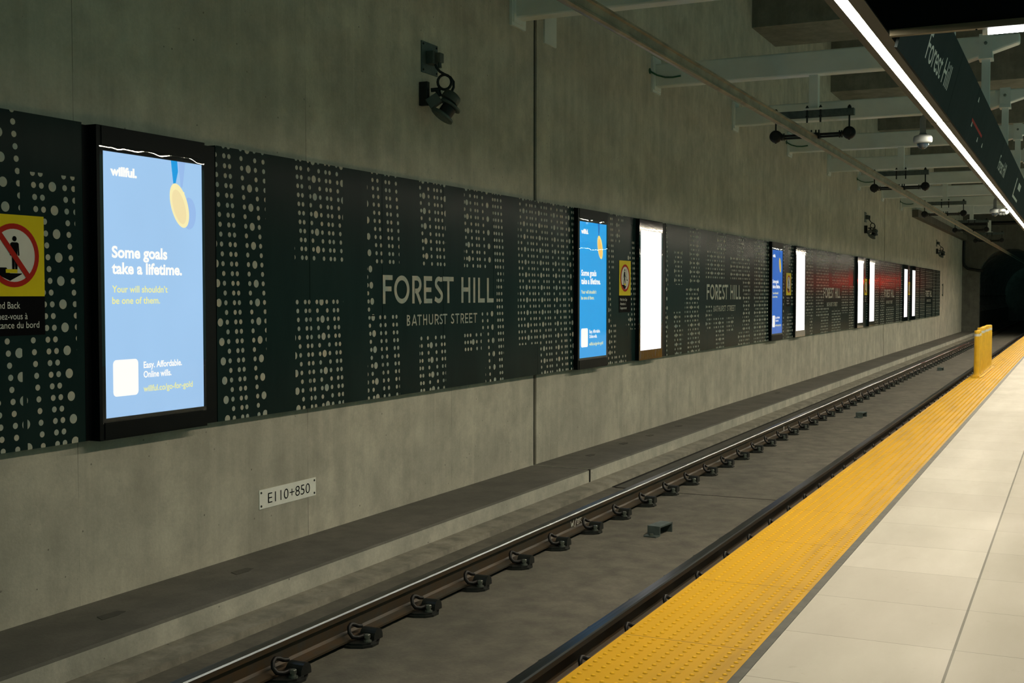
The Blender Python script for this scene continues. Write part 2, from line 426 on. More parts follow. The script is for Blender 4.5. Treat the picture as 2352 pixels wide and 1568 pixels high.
for k, (xa, za, xb, zb) in enumerate(((9.70,-.375,9.72,-.425),(9.72,-.425,9.735,-.39),(9.735,-.39,9.75,-.425),(9.75,-.425,9.77,-.37),(9.79,-.435,9.83,-.365),(9.85,-.38,9.85,-.42),(9.85,-.38,9.88,-.38),(9.88,-.38,9.88,-.42),(9.85,-.42,9.88,-.42),(9.90,-.375,9.90,-.42),(9.92,-.38,9.95,-.38),(9.92,-.38,9.92,-.40),(9.92,-.40,9.95,-.42))):
    b.tube([(xa, YR_FAR-.0105, za), (xb, YR_FAR-.0105, zb)], .0022, 4)
b.build('chalk_mark', M['plate'], r1)
r2 = rail('running_rail', YR_NEAR, 'running rail beside the yellow platform edge')

# ------------------------------------------------------------------ rail fasteners
def fastener_parts(simple_one=False):
    """local coordinates: rail along x at y=0, z=0 on the slab; returns list of (name, MB, mat)"""
    out = []
    pl = MB()
    prof = [(-.115,-.10),(-.085,-.17),(-.035,-.205),(.035,-.205),(.105,-.17),(.115,-.10),(.115,.10),(.085,.17),(.035,.205),(-.035,.205),(-.105,.17),(-.115,.10)]
    pl.prism_z(prof, 0, .014); pl.prism_z([(x*.86, y*.93) for x, y in prof], .014, .026)
    out.append(('base_plate', pl, M['fast']))
    for s in (-1, 1):
        R = lambda x, y, z: (x*s*-1, y*s, z)     # turned half round for the other side
        bo = MB(); cx, cy = R(-.015, .155, 0)[:2]
        bo.lathe((cx, cy, .026), (0,0,1), [(0,.027),(.008,.027),(.008,.017),(.03,.016)], 6 if simple_one else 12, 0, False)
        bo.lathe((cx, cy, .05), (0,0,1), [(0,.021),(.018,.021),(.021,.017)], 6, 0, False)
        out.append(('bolt', bo, M['bolt']))
        sh = MB()   # rounded iron shoulder that holds the clip
        n = 10; pts = []
        for yy in (.08, .185):
            for k in range(n + 1):
                a = PI * k / n
                pts.append(R(.066 + .05*math.cos(a), yy, .022 + .068*math.sin(a)**.75))
        F = [(k, k+1, n+2+k, n+1+k) for k in range(n)] + [tuple(range(n, -1, -1)), tuple(range(n+1, 2*n+2))]
        if s < 0: F = [f[::-1] for f in F]
        F = [f[::-1] for f in F]
        sh.mesh(pts, F, 0, False); out.append(('shoulder', sh, M['fast']))
        cl = MB()   # bent round-bar clip with its toe on the rail foot
        path = [(.072,.06,.088),(.03,.058,.098),(-.012,.058,.118),(-.046,.058,.127),(-.072,.062,.114),(-.084,.072,.086),(-.078,.09,.06),(-.04,.108,.05),(.06,.112,.05)]
        sm = []
        for i in range(len(path) - 1):
            for q in range(2 if simple_one else 4):
                f = q / (2 if simple_one else 4); sm.append(tuple(path[i][j]*(1-f) + path[i+1][j]*f for j in range(3)))
        sm.append(path[-1])
        cl.tube([R(*p) for p in sm], .0125, 5 if simple_one else 8); out.append(('clip', cl, M['black']))
    return out
proto = None; far_mesh = None
def place_fastener(x, y, label, near, group):
    global proto, far_mesh
    if near:
        if proto is None:
            proto = thing('rail_fastener', label, 'rail fastener', (x, y, SLZ), group)
            for nm, mb, mt in fastener_parts(): mb.build(nm, mt, proto)
            return proto
        return dup(proto, (x, y, SLZ), label, group)
    if far_mesh is None:
        b = MB()
        for nm, mb, mt in fastener_parts(True): b.mesh(mb.v, mb.f, 1 if nm == 'bolt' else 0)
        o = b.build('rail_fastener', [M['fast'], M['bolt']], None, (x, y, SLZ)); far_mesh = o
    else:
        o = far_mesh.copy(); COL.objects.link(o); o.location = (x, y, SLZ)
    return tag(o, label, 'rail fastener', group)
def nth(k): 
    if k < 20: return ORD[k]
    n = k + 1; return '%d%s' % (n, {1:'st',2:'nd',3:'rd'}.get(n % 10 if n % 100 not in (11,12,13) else 0, 'th'))
for rname, y, x0, st, where in (('far', YR_FAR, 5.385, .7585, 'the far rail beside the curb'), ('near', YR_NEAR, 5.385, .7435, 'the near rail beside the yellow strip')):
    k = 0; x = x0
    while x < 64:
        near = k < 34
        lab = ("black rail fastener, %s from the photo's bottom on the %s rail" % (nth(k), 'curb-side' if rname == 'far' else 'platform-side')) if near else ('tiny dark rail fastener far along %s' % where)
        place_fastener(x, y, lab, near, 'rail fasteners on %s' % where if near else 'distant rail fasteners on %s' % where)
        x += st; k += 1

# small steel brackets standing between the rails
for i, (x, y, lab) in enumerate(((10.15, 3.35, 'small steel hat-shaped bracket on the track slab, nearest one'), (21.4, 3.40, 'small steel bracket on the track slab, middle of the three'), (35.6, 3.5, 'small steel bracket on the track slab, farthest, left of the yellow posts'))):
    b = MB(); p = [(-.20,0),(-.11,0),(-.11,.075),(.13,.075),(.13,0),(.145,0),(.145,.088),(-.122,.088),(-.122,.012),(-.20,.012)]
    b.prism_y(p, -.06, .06)
    bb = MB(); bb.lathe((-.165, 0, .012), (0,0,1), [(0,.018),(.016,.018)], 6, 0, False)
    t = thing('track_bracket', lab, 'bracket', (x, y, SLZ), 'brackets between the rails'); t.rotation_euler = (0,0,-.12)
    b.build('bracket_body', M['galv'], t); bb.build('bolt', M['bolt'], t)

# ------------------------------------------------------------------ lettering
def font_mesh(text, bold=0.0, spacing=1.0):
    cu = bpy.data.curves.new('lettering', 'FONT'); cu.body = text; cu.offset = bold; cu.space_character = spacing; cu.resolution_u = 4
    o = bpy.data.objects.new('lettering', cu); COL.objects.link(o)
    dg = bpy.context.evaluated_depsgraph_get(); dg.update()
    me = o.evaluated_get(dg).to_mesh()
    V = [(v.co.x, v.co.y) for v in me.vertices]; F = [tuple(p.vertices) for p in me.polygons]
    o.evaluated_get(dg).to_mesh_clear(); bpy.data.objects.remove(o); bpy.data.curves.remove(cu)
    return V, F
FCACHE = {}
def text_to(mb, text, x0, x1, z0, z1, fn, mi=0, bold=0.0, spacing=1.0, ref=None):
    """letters squeezed into x0..x1; z0 is the baseline and z1 the cap line; fn maps (u, v) to a point"""
    key = (text, bold, spacing)
    if key not in FCACHE: FCACHE[key] = font_mesh(text, bold, spacing)
    V, F = FCACHE[key]
    if 'cap' not in FCACHE:
        c = font_mesh('H'); FCACHE['cap'] = max(v[1] for v in c[0])
    cap = FCACHE['cap']; a, c = min(v[0] for v in V), max(v[0] for v in V)
    mb.mesh([fn(x0 + (v[0]-a)/(c-a)*(x1-x0), z0 + v[1]/cap*(z1-z0)) for v in V], F, mi)

# geometric display letters, drawn as strokes in a box of width w and height 1
S = .168
def arcpts(cx, cz, rx, rz, a0, a1, n=14): return [(cx + rx*math.cos(math.radians(a0+(a1-a0)*k/n)), cz + rz*math.sin(math.radians(a0+(a1-a0)*k/n))) for k in range(n+1)]
def glyph(ch, w):
    h = S/2
    if ch == 'F': return [[(h,0),(h,1)], [(0,1-h),(w,1-h)], [(0,.52),(w*.88,.52)]]
    if ch == 'E': return [[(h,0),(h,1)], [(0,1-h),(w,1-h)], [(0,.5),(w*.9,.5)], [(0,h),(w,h)]]
    if ch == 'O': return [arcpts(w/2,.5,w/2-h,.5-h,0,360,32)]
    if ch == 'I': return [[(w/2,0),(w/2,1)]]
    if ch == 'L': return [[(h,0),(h,1)], [(0,h),(w,h)]]
    if ch == 'T': return [[(w/2,0),(w/2,1)], [(0,1-h),(w,1-h)]]
    if ch == 'H': return [[(h,0),(h,1)], [(w-h,0),(w-h,1)], [(0,.52),(w,.52)]]
    if ch == 'R': return [[(h,0),(h,1)], [(0,1-h)] + arcpts(w*.5,.685,w*.5-h,.315-h,90,-90,14) + [(w*.3,.37+h)], [(w*.48,.42),(w-h*.6,0)]]
    if ch == 'B': return [[(h,0),(h,1)], [(0,1-h)] + arcpts(w*.5,.755,w*.46-h,.245-h,90,-90,12) + [(0,.51+h)], [(0,.51)] + arcpts(w*.5,.255,w*.5-h,.255-h*.9,90,-90,12) + [(0,h)]]
    if ch == 'A': return [[(h*.5,0),(w/2,1)], [(w-h*.5,0),(w/2,1)], [(w*.2,.28),(w*.8,.28)]]
    if ch == 'U': return [[(h,1)] + arcpts(w/2,.33,w/2-h,.33-h,180,360,16) + [(w-h,1)]]
    if ch == 'S':
        return [[(w*.92,.90)] + arcpts(w*.52,.735,w*.46-h,.265-h,58,205,14) + arcpts(w*.5,.27,w*.5-h,.27-h,35,-125,16) + [(w*.06,.17)]]
def ribbon(path, s):
    n = len(path); L = []; R = []
    closed = (abs(path[0][0]-path[-1][0]) + abs(path[0][1]-path[-1][1])) < 1e-6
    for i in range(n):
        a = path[i-1] if i > 0 else (path[-2] if closed else path[0]); c = path[i+1] if i < n-1 else (path[1] if closed else path[-1])
        dx, dz = c[0]-a[0], c[1]-a[1]; l = math.hypot(dx, dz) or 1
        L.append((path[i][0] - dz/l*s/2, path[i][1] + dx/l*s/2)); R.append((path[i][0] + dz/l*s/2, path[i][1] - dx/l*s/2))
    return [(R[i], R[i+1], L[i+1], L[i]) for i in range(n-1)]
def display_letters(mb, letters, z0, z1, y, clip=None, st=S):
    """letters: (char, x0, x1)"""
    H = z1 - z0
    for ch, x0, x1 in letters:
        if clip and not (clip[0] <= (x0+x1)/2 < clip[1]): continue
        w = (x1-x0)/H
        for k, q in enumerate(glyph(ch, w)):
            for quad in ribbon(q, st): mb.poly([(x0 + u*H, y - .0004*k, z0 + v*H) for u, v in quad])
FH = list(zip('FORESTHILL', [(8.976,9.139),(9.167,9.435),(9.485,9.655),(9.70,9.856),(9.90,10.068),(10.069,10.285),(10.447,10.637),(10.70,10.748),(10.808,10.96),(11.01,11.163)]))
BS = list(zip('BATHURSTSTREET', [(9.387,9.447),(9.478,9.568),(9.577,9.656),(9.685,9.76),(9.793,9.874),(9.906,9.984),(9.998,10.064),(10.068,10.153),(10.228,10.295),(10.318,10.401),(10.43,10.502),(10.524,10.588),(10.612,10.681),(10.705,10.787)]))

# ------------------------------------------------------------------ dotted wall panels
DZ, LEAN, ZR = .0694, .0995, 2.608
def clip_poly(P, x0, x1, z0, z1):
    for ax, val, keep in ((0, x0, 1), (0, x1, -1), (1, z0, 1), (1, z1, -1)):
        out = []
        for i in range(len(P)):
            a, c = P[i-1], P[i]; ia = (a[ax]-val)*keep >= 0; ic = (c[ax]-val)*keep >= 0
            if ia != ic:
                t = (val - a[ax])/(c[ax] - a[ax]); out.append((a[0]+(c[0]-a[0])*t, a[1]+(c[1]-a[1])*t))
            if ic: out.append(c)
        P = out
        if len(P) < 3: return []
    return P
# every mask: (x0, x1, z0, z1, columns); a column is (x at the reference height, 's' small / 'B' big)
def lattice(x0, x1, p=.405, ph=7.712):
    cols = []; k = math.floor((x0 - ph)/p) - 1
    while ph + k*p < x1 + .3:
        a = ph + k*p
        cols += [(a,'s'), (a+.055,'s'), (a+.163,'s'), (a+.228,'B'), (a+.30,'s')]; k += 1
    return cols
c0 = [(4.687,'s'),(4.79,'s'),(4.868,'B'),(4.978,'s'),(5.087,'s'),(5.145,'s'),(5.228,'B'),(5.323,'s'),(5.393,'s')]
c1 = [(6.667,'B'),(6.743,'s'),(6.839,'s'),(6.895,'s'),(7.031,'s'),(7.107,'B'),(7.191,'s'),(7.29,'s')]
c2 = [(7.53,'B'),(7.605,'s'),(7.712,'s'),(7.767,'s'),(7.871,'s'),(7.935,'B'),(8.01,'s'),(8.107,'s'),(8.164,'s'),(8.268,'s'),(8.338,'B')]
c3 = [(8.555,'s'),(8.64,'s'),(8.70,'B'),(8.815,'s'),(8.895,'s'),(9.03,'s'),(9.09,'s'),(9.205,'s')]
c4 = [(9.465,'s'),(9.516,'s'),(9.637,'s'),(9.695,'B'),(9.79,'s'),(9.902,'s'),(9.96,'s'),(10.036,'s'),(10.106,'B')]
c5 = [(10.385,'s'),(10.444,'s'),(10.507,'s'),(10.559,'B'),(10.637,'s'),(10.738,'s'),(10.792,'s'),(10.905,'s'),(11.012,'B'),(11.148,'s'),(11.20,'s'),(11.262,'s'),(11.336,'s')]
c6 = [(11.66,'s'),(11.735,'s'),(11.815,'s'),(11.90,'B'),(11.98,'s'),(12.072,'s'),(12.128,'s'),(12.222,'s'),(12.31,'B'),(12.382,'s'),(12.466,'s'),(12.525,'s'),(12.66,'s'),(12.735,'B'),(12.83,'s'),(12.935,'s'),(12.985,'s'),(13.10,'s'),(13.18,'B'),(13.28,'s'),(13.335,'s')]
MASKS = [(4.55,5.02,PZ0,PZ1,c0),(5.05,5.437,PZ0,2.335,c0),
         (6.745,7.315,PZ0,PZ1,c1),
         (7.68,8.355,1.886,PZ1,c2),(7.68,8.355,PZ0,1.585,c2),
         (8.728,9.262,1.88,PZ1,c3),(8.728,8.90,1.44,1.88,[c3[0],c3[1],c3[2]]),(8.728,9.262,PZ0,1.45,c3),
         (9.62,10.128,1.885,PZ1,c4),(9.62,10.128,PZ0,1.26,c4),
         (10.51,11.165,1.885,PZ1,c5),(11.165,11.41,1.885,PZ1,c5),(11.24,11.41,PZ0,1.885,c5),(11.165,11.24,PZ0,1.53,c5),
         (10.89,11.165,1.235,1.46,c5),(10.51,10.89,1.06,1.26,c5),(10.98,11.165,PZ0,1.235,c5),
         (11.765,12.34,1.075,PZ1,c6),(12.34,13.44,PZ0,PZ1,c6)]
def fr(x0, x1, v0, v1, cols=None):
    MASKS.append((x0, x1, PZ1-(PZ1-PZ0)*v1, PZ1-(PZ1-PZ0)*v0, cols or lattice(x0, x1)))
A, Bw = 14.48, 1.21
for f in ((.04,.2,0,.38),(.04,.11,.38,1),(.25,.55,0,.06),(.25,.40,.06,.19),(.74,1,.15,.78),(.64,.74,.24,.30),(.6,.74,.66,.75),(.11,.27,.72,1),(.27,.6,.95,1)): fr(A+Bw*f[0], A+Bw*f[1], f[2], f[3])
for f in ((16.91,17.0,0,1),(17.3,17.7,.19,.46),(17.3,17.62,.67,.8),(17.3,17.75,.8,1),(18.1,18.66,0,.45),(17.85,18.6,.48,.76),(18.0,18.66,.76,1),
          (19.0,20.12,.17,.41),(19.65,20.2,0,.17),(20.5,21.38,.2,.41),(21.0,21.4,0,.2),(21.38,21.88,.18,1),(19.0,19.35,.62,.84),(19.45,20.12,.72,.84),(19.6,20.12,.84,1),(20.3,20.72,.72,.86),(21.05,21.4,.88,1),(22.2,23.46,0,1)): fr(*f)
for f in ((24.56,24.72,0,1),(25.1,25.6,0,.25),(25.38,25.62,.25,.66),(24.95,25.6,.72,1)): fr(*f)
for f in ((26.9,27.7,0,.78),(27.35,27.7,.78,1),(28.05,28.92,0,.8),(28.92,29.6,0,.43),(28.92,29.6,.7,.8),(28.6,29.55,.8,1),(30.0,31.3,.12,.42),(30.5,31.2,0,.12),(30.0,31.2,.72,1),(31.35,32.3,.1,.78),(32.45,33.2,0,.2),(32.45,33.2,.42,1)): fr(*f)
for f in ((34.5,34.8,0,1),(35.3,35.6,0,.9)): fr(*f)
for f in ((36.9,37.6,0,1),(38.0,38.8,0,1),(38.9,41.2,.02,.42),(39.2,40.9,.72,1),(41.4,42.2,0,1),(42.5,43.1,0,1)): fr(*f)
for f in ((44.55,44.85,0,1),(45.1,45.35,.5,1)): fr(*f)
for f in ((46.7,47.7,0,1),(48.1,49.6,0,1),(49.8,52.2,.03,.42),(50.1,51.9,.72,1),(52.4,53.4,0,1),(53.7,55.1,0,1)): fr(*f)

LBG = [(5.503,6.745),(13.45,14.48),(15.69,16.9),(23.5,24.53),(25.69,26.8),(33.24,34.46),(35.6,36.83),(43.17,44.5),(45.4,46.57)]
LBN = ['nearest large blue screen','second blue screen','nearest white screen','third, smallest blue screen','second white screen','third white screen','fourth white screen','fifth white screen','farthest white screen']
secs = [(-1.1, LBG[0][0], [-1.1, 1.1, 2.2, 3.3, 4.40, LBG[0][0]])]
cuts = {1: [6.745,7.88,8.973,10.08,11.166,12.295,13.45], 3: None, 5: None, 7: None}
for i in range(len(LBG)):
    a = LBG[i][1]; c = LBG[i+1][0] if i + 1 < len(LBG) else 55.25
    n = max(1, round((c - a)/1.1)); secs.append((a, c, cuts[1] if i == 0 else [a + (c-a)*k/n for k in range(n+1)]))
text_off = [0, 10.066, 19.975, 29.8, 40.9]
for si, (a, c, cs) in enumerate(secs):
    for k in range(len(cs) - 1):
        x0, x1 = cs[k], cs[k+1]; n = len(cs) - 1
        if x1 < 3.5: continue
        b = MB(); g = .003
        b.box(x0 + g, x1 - g, PY, WY, PZ0, PZ1)
        yd = PY - .0012
        for (m0, m1, z0, z1, cols) in MASKS:
            q0, q1 = max(m0, x0 + g), min(m1, x1 - g)
            if q1 <= q0: continue
            nseg = 16 if x0 < 10 else (10 if x0 < 24 else 6)
            for cx, ty in cols:
                r, st, zz0 = (.018, DZ, ZR + DZ*3) if ty == 's' else (.0292, 2*DZ, ZR + DZ)
                for j in range(34):
                    cz = zz0 - st*j; xx = cx + (ZR - cz)*LEAN
                    if cz < PZ0 - .04: break
                    if xx + r < q0 or xx - r > q1 or cz + r < z0 or cz - r > z1: continue
                    P = clip_poly([(xx + r*math.cos(2*PI*t/nseg), cz + r*math.sin(2*PI*t/nseg)) for t in range(nseg)], q0, q1, z0, z1)
                    if P: b.poly([(p[0], yd, p[1]) for p in P], 1)
        where = ('left of the nearest large blue screen' if si == 0 else
                 'between the %s and the %s' % (LBN[si-1], LBN[si]) if si < len(LBN) else 'beyond the farthest white screen')
        if si == 0: lab = 'dark green dotted wall panel ' + where
        elif n == 1: lab = 'single dark green dotted panel ' + where
        else: lab = '%s dark green dotted panel %s' % (nth(k), where)
        o = tag(b.build('wall_panel', [M['panel'], M['dots']]), lab, 'wall panel', 'dotted wall panels')
        for LT, z0, z1 in ((FH, 1.545, 1.797), (BS, 1.343, 1.442)):
            lb = MB()
            for dx in text_off:
                L = [(ch, p0 + dx, p1 + dx) for ch, (p0, p1) in LT]
                display_letters(lb, L, z0, z1, PY - .0026, (x0, x1), S if LT is FH else .145)
            if lb.f: lb.build('lettering', M['dots'], o)

# ------------------------------------------------------------------ advertising screens
SX = [5.614, 13.40, 15.62, 23.42, 25.62, 33.48, 35.5, 43.0, 45.2]
SW, SZ0, SZ1 = .93, .855, 2.512
KIND = ['b0','b1','w','b2','w','w','w','w','w']
SLAB = ['large blue advertising screen nearest the camera, right of the yellow sign', 'second blue advertising screen, in the middle of the panel wall',
        'white lit screen nearest the camera, right of the gap sign', 'third and smallest blue advertising screen', 'second white lit screen, right of the smallest blue one',
        'third white lit screen, left of the red reflection', 'fourth white lit screen, right of the red reflection', 'fifth white lit screen, second from the far end', 'farthest white lit screen']
for i, x0 in enumerate(SX):
    g0, g1 = LBG[i]; t = thing('advertising_screen', SLAB[i], 'screen', (g0, WY, PZ0), 'screens along the panel wall')
    L = lambda mb: [setattr(mb, 'v', [(v[0]-g0, v[1]-WY, v[2]-PZ0) for v in mb.v]), mb][1]
    w = KIND[i] == 'w'; f0, f1, ft, fb = x0 - .054, x0 + SW + .02, 2.665, PZ0 - .005
    yf = 5.442
    b = MB()
    b.box(f0, x0, yf, WY-.01, fb, ft); b.box(x0+SW, f1, yf, WY-.01, fb, ft); b.box(x0, x0+SW, yf, WY-.01, SZ1, ft); b.box(x0, x0+SW, yf, WY-.01, fb, SZ0)
    b.box(f0+.01, f1-.01, 5.475, WY-.01, fb+.01, ft-.01)
    L(b).build('frame', M['blackglass'] if w else M['blackgloss'], t)
    b = MB(); b.box(g0+.002, max(f0, g0+.012), 5.503, WY, PZ0, 2.66); L(b).build('side_trim', M['blackgloss'], t)
    b = MB(); b.box(min(f1, g1-.012), g1-.002, 5.503, WY, PZ0, 2.66); L(b).build('side_trim', M['blackgloss'], t)
    if not w:
        for za, zb in ((2.548, 2.66), (.728, .83)):
            b = MB(); b.box(x0-.015, x0+SW-.01, 5.436, yf, za, zb); L(b).build('cover_rail', M['blackgloss'], t)
    b = MB(); b.box(x0, x0+SW, 5.4535, 5.475, SZ0, SZ1)
    scr = L(b).build('screen', M['whitescreen'] if w else M['bg' + KIND[i][1]], t)
    b = MB(); ga, gb, gc, gd = x0-.03, x0+SW+.012, (PZ0+.02 if w else SZ0-.03), (2.655 if w else SZ1+.03)
    b.poly([(ga,5.4408,gc),(gb,5.4408,gc),(gb,5.4408,gd),(ga,5.4408,gd)])
    L(b).build('glass_cover', M['glass'], t)
    if w: continue
    q = KIND[i][1]; yy = 5.4525
    UV = lambda u, v, d=0: (x0 + u*SW - g0, yy - d - WY, SZ0 + v*(SZ1-SZ0) - PZ0)
    T = lambda mb, s, u0, u1, v0, v1, bold=0: text_to(mb, s, u0, u1, v0, v1, lambda a, c: UV(a, c, .0012), 0, bold)
    b = MB(); T(b, 'willful.', .075, .325, .914, .945, .055)
    T(b, 'Some goals', .08, .62, .605, .646, .034); T(b, 'take a lifetime.', .078, .772, .544, .585, .034)
    T(b, 'Easy. Affordable.', .369, .762, .179, .203, .026); T(b, 'Online wills.', .368, .65, .142, .166, .026)
    b.build('white_lettering', M['ptext'], scr)
    b = MB(); T(b, 'Your will shouldn’t', .079, .62, .473, .498, .016); T(b, 'be one of them.', .078, .54, .43, .455, .016); T(b, 'willful.co/go-for-gold', .366, .875, .087, .11, .016)
    b.build('yellow_lettering', M['pyellow'], scr)
    # rounded white card under the address
    def rr(u0, u1, v0, v1, r=.03):
        asp = SW/(SZ1-SZ0); P = []
        for cu, cv, a in ((u1-r, v1-r*asp, 0), (u0+r, v1-r*asp, 90), (u0+r, v0+r*asp, 180), (u1-r, v0+r*asp, 270)):
            for k in range(6): P.append((cu + r*math.cos(math.radians(a+18*k)), cv + r*asp*math.sin(math.radians(a+18*k))))
        return P
    b = MB(); b.poly([UV(u, v, .001) for u, v in rr(.078, .317, .078, .217)]); b.build('white_card', M['ptext'], scr)
    def ell(cu, cv, ru, rv, rot, n=40):
        asp = SW/(SZ1-SZ0); P = []
        for k in range(n):
            a = 2*PI*k/n; ex, ez = ru*math.cos(a), rv*math.sin(a)
            P.append((cu + ex*math.cos(rot) - ez*math.sin(rot), cv + (ex*math.sin(rot) + ez*math.cos(rot))*asp))
        return P
    b = MB()
    b.poly([UV(u, v, .0006) for u, v in ((.745,1.0),(.82,1.0),(.79,.90),(.77,.895))])
    b.poly([UV(u, v, .0007) for u, v in ell(.855, .795, .075, .115, .0)]); b.build('medal_shadow', M['shd'+q], scr)
    b = MB(); b.poly([UV(u, v, .001) for u, v in ((.668,1.0),(.735,1.0),(.742,.96),(.707,.895),(.692,.905))]); b.build('ribbon', M['rib'+q], scr)
    md = MB(); md.poly([UV(u, v, .0012) for u, v in ell(.754, .823, .088, .165, .38)])
    md.poly([UV(u, v, .0012) for u, v in ((.688,.905),(.70,.908),(.712,.89),(.68,.885))]); md.poly([UV(u, v, .0012) for u, v in ((.79,.88),(.806,.88),(.812,.85),(.79,.86))])
    md.build('medal', M['md'+q], scr)
    b = MB(); b.poly([UV(u, v, .0018) for u, v in ell(.75, .818, .062, .128, .38)]); b.build('medal_face', M['mi'+q], scr)

# ------------------------------------------------------------------ yellow safety signs
def disc(mb, cx, cz, r, y, mi, n=36, rx=None): mb.poly([(cx + (rx or r)*math.cos(2*PI*k/n), y, cz + r*math.sin(2*PI*k/n)) for k in range(n)], mi)
def sign(x0, label, back):
    t = thing('safety_sign', label, 'sign', (x0, PY, 1.39), 'yellow safety signs')
    W = .445; b = MB(); b.box(0, W, -.004, 0, .225, .69); b.build('yellow_plate', M['signyellow'], t)
    b = MB(); b.box(0, W, -.004, 0, 0, .225); bp = b.build('black_plate', M['signblack'], t)
    cx, cz, R = W/2, .458, .182
    b = MB(); b.mesh([(cx + r*math.cos(2*PI*k/40), -.0062, cz + r*math.sin(2*PI*k/40)) for r in (R, R*.83) for k in range(40)], [(k, (k+1) % 40, 40+(k+1) % 40, 40+k) for k in range(40)])
    if back:
        d = R*.92; s = .017
        for a in (math.radians(130),):
            ux, uz = math.cos(a), math.sin(a); nx, nz = -uz*s, ux*s
            b.poly([(cx+ux*d-nx, -.0078, cz+uz*d-nz), (cx+ux*d+nx, -.0078, cz+uz*d+nz), (cx-ux*d+nx, -.0078, cz-uz*d+nz), (cx-ux*d-nx, -.0078, cz-uz*d-nz)][::-1])
    ring = b.build('red_ring', M['signred'], t)
    b = MB(); disc(b, cx, cz, R*.84, -.0052, 0); b.build('white_disc', M['signwhite'], t)
    P = lambda pts, y=-.0066: b.poly([(cx + u, y, cz + v) for u, v in pts])
    b = MB()
    if back:
        px = .005
        disc(b, cx+px, cz+.095, .0155, -.0066, 0, 16)
        P([(px-.03,.068),(px-.02,.075),(px+.02,.075),(px+.03,.068),(px+.034,-.0),(px+.024,-.002),(px+.02,.045),(px+.018,-.1),(px+.003,-.1),(px,-.02),(px-.003,-.1),(px-.018,-.1),(px-.02,.045),(px-.024,-.002),(px-.034,0)][::-1])
    else:
        px = -.02
        disc(b, cx+px+.003, cz+.105, .0165, -.0066, 0, 16)
        P([(px-.022,.082),(px+.018,.085),(px+.022,.04),(px+.05,.012),(px+.043,.002),(px+.012,.03),(px+.012,.0),(px+.03,-.05),(px+.04,-.085),(px+.026,-.09),(px+.012,-.055),(px-.006,-.02),(px-.02,-.06),(px-.04,-.09),(px-.052,-.082),(px-.034,-.05),(px-.022,.0),(px-.024,.03),(px-.04,.0),(px-.05,.006),(px-.034,.05)][::-1])
        P([(.055,.13),(.063,.128),(.063,-.02),(.092,-.02),(.092,-.035),(.055,-.035)][::-1])
    P([(-.135,-.07),(-.055,-.07) if back else (-.07,-.09),(-.03,-.102),(.055,-.102),(.055,-.106),(-.03,-.145),(-.09,-.122),(-.12,-.095)][::-1] if back else [(-.125,-.09),(-.01,-.09),(-.01,-.105),(.04,-.105),(-.005,-.15),(-.06,-.14),(-.11,-.105)][::-1])
    b.build('pictogram', M['signblack'], t)
    b = MB(); P([(-.06,-.079),(.022,-.079),(.022,-.1),(-.06,-.1)][::-1] if back else [(-.04,-.073),(.02,-.073),(.02,-.095),(-.04,-.095)][::-1], -.0072); b.build('edge_mark', M['signyellow'], t)
    b = MB(); fn = lambda a, c: (a, -.0052, c)
    if back:
        text_to(b, 'Stand Back', .05, .262, .155, .193, fn); text_to(b, 'Tenez-vous à', .05, .315, .093, .130, fn); text_to(b, 'distance du bord', .05, .40, .042, .079, fn)
    else:
        text_to(b, 'Mind the Gap', .035, .30, .155, .190, fn); text_to(b, 'Attention à', .035, .255, .098, .133, fn); text_to(b, 'l’espacement', .035, .29, .043, .078, fn)
    b.build('lettering', M['letter'], bp)
sign(4.745, 'yellow stand-back sign with red slash at the left edge of the photo', True)
sign(14.92, 'yellow gap-warning sign between the second blue screen and nearest white screen', False)
sign(24.91, 'yellow gap-warning sign right of the smallest blue screen', False)
sign(34.93, 'yellow sign under the red reflection between two white screens', False)
sign(44.55, 'tiny yellow sign between the two farthest white screens', False)

# kilometre plate
t = thing('distance_plate', 'white plate lettered E110+850 screwed to the lower concrete wall', 'plate', (7.313, WY, 0))
b = MB(); b.box(0, .74, -.006, 0, 0, .146); b.build('plate', M['plate'], t)
b = MB(); text_to(b, 'E110+850', .105, .655, .033, .112, lambda a, c: (a, -.0075, c), 0, -.008); b.build('lettering', M['signblack'], t)
for x in (.022, .718):
    for z in (.022, .124):
        b = MB(); b.lathe((x, -.006, z), (0,-1,0), [(0,.0095),(.004,.008),(.006,.004)], 10); b.build('screw', M['fast'], t)

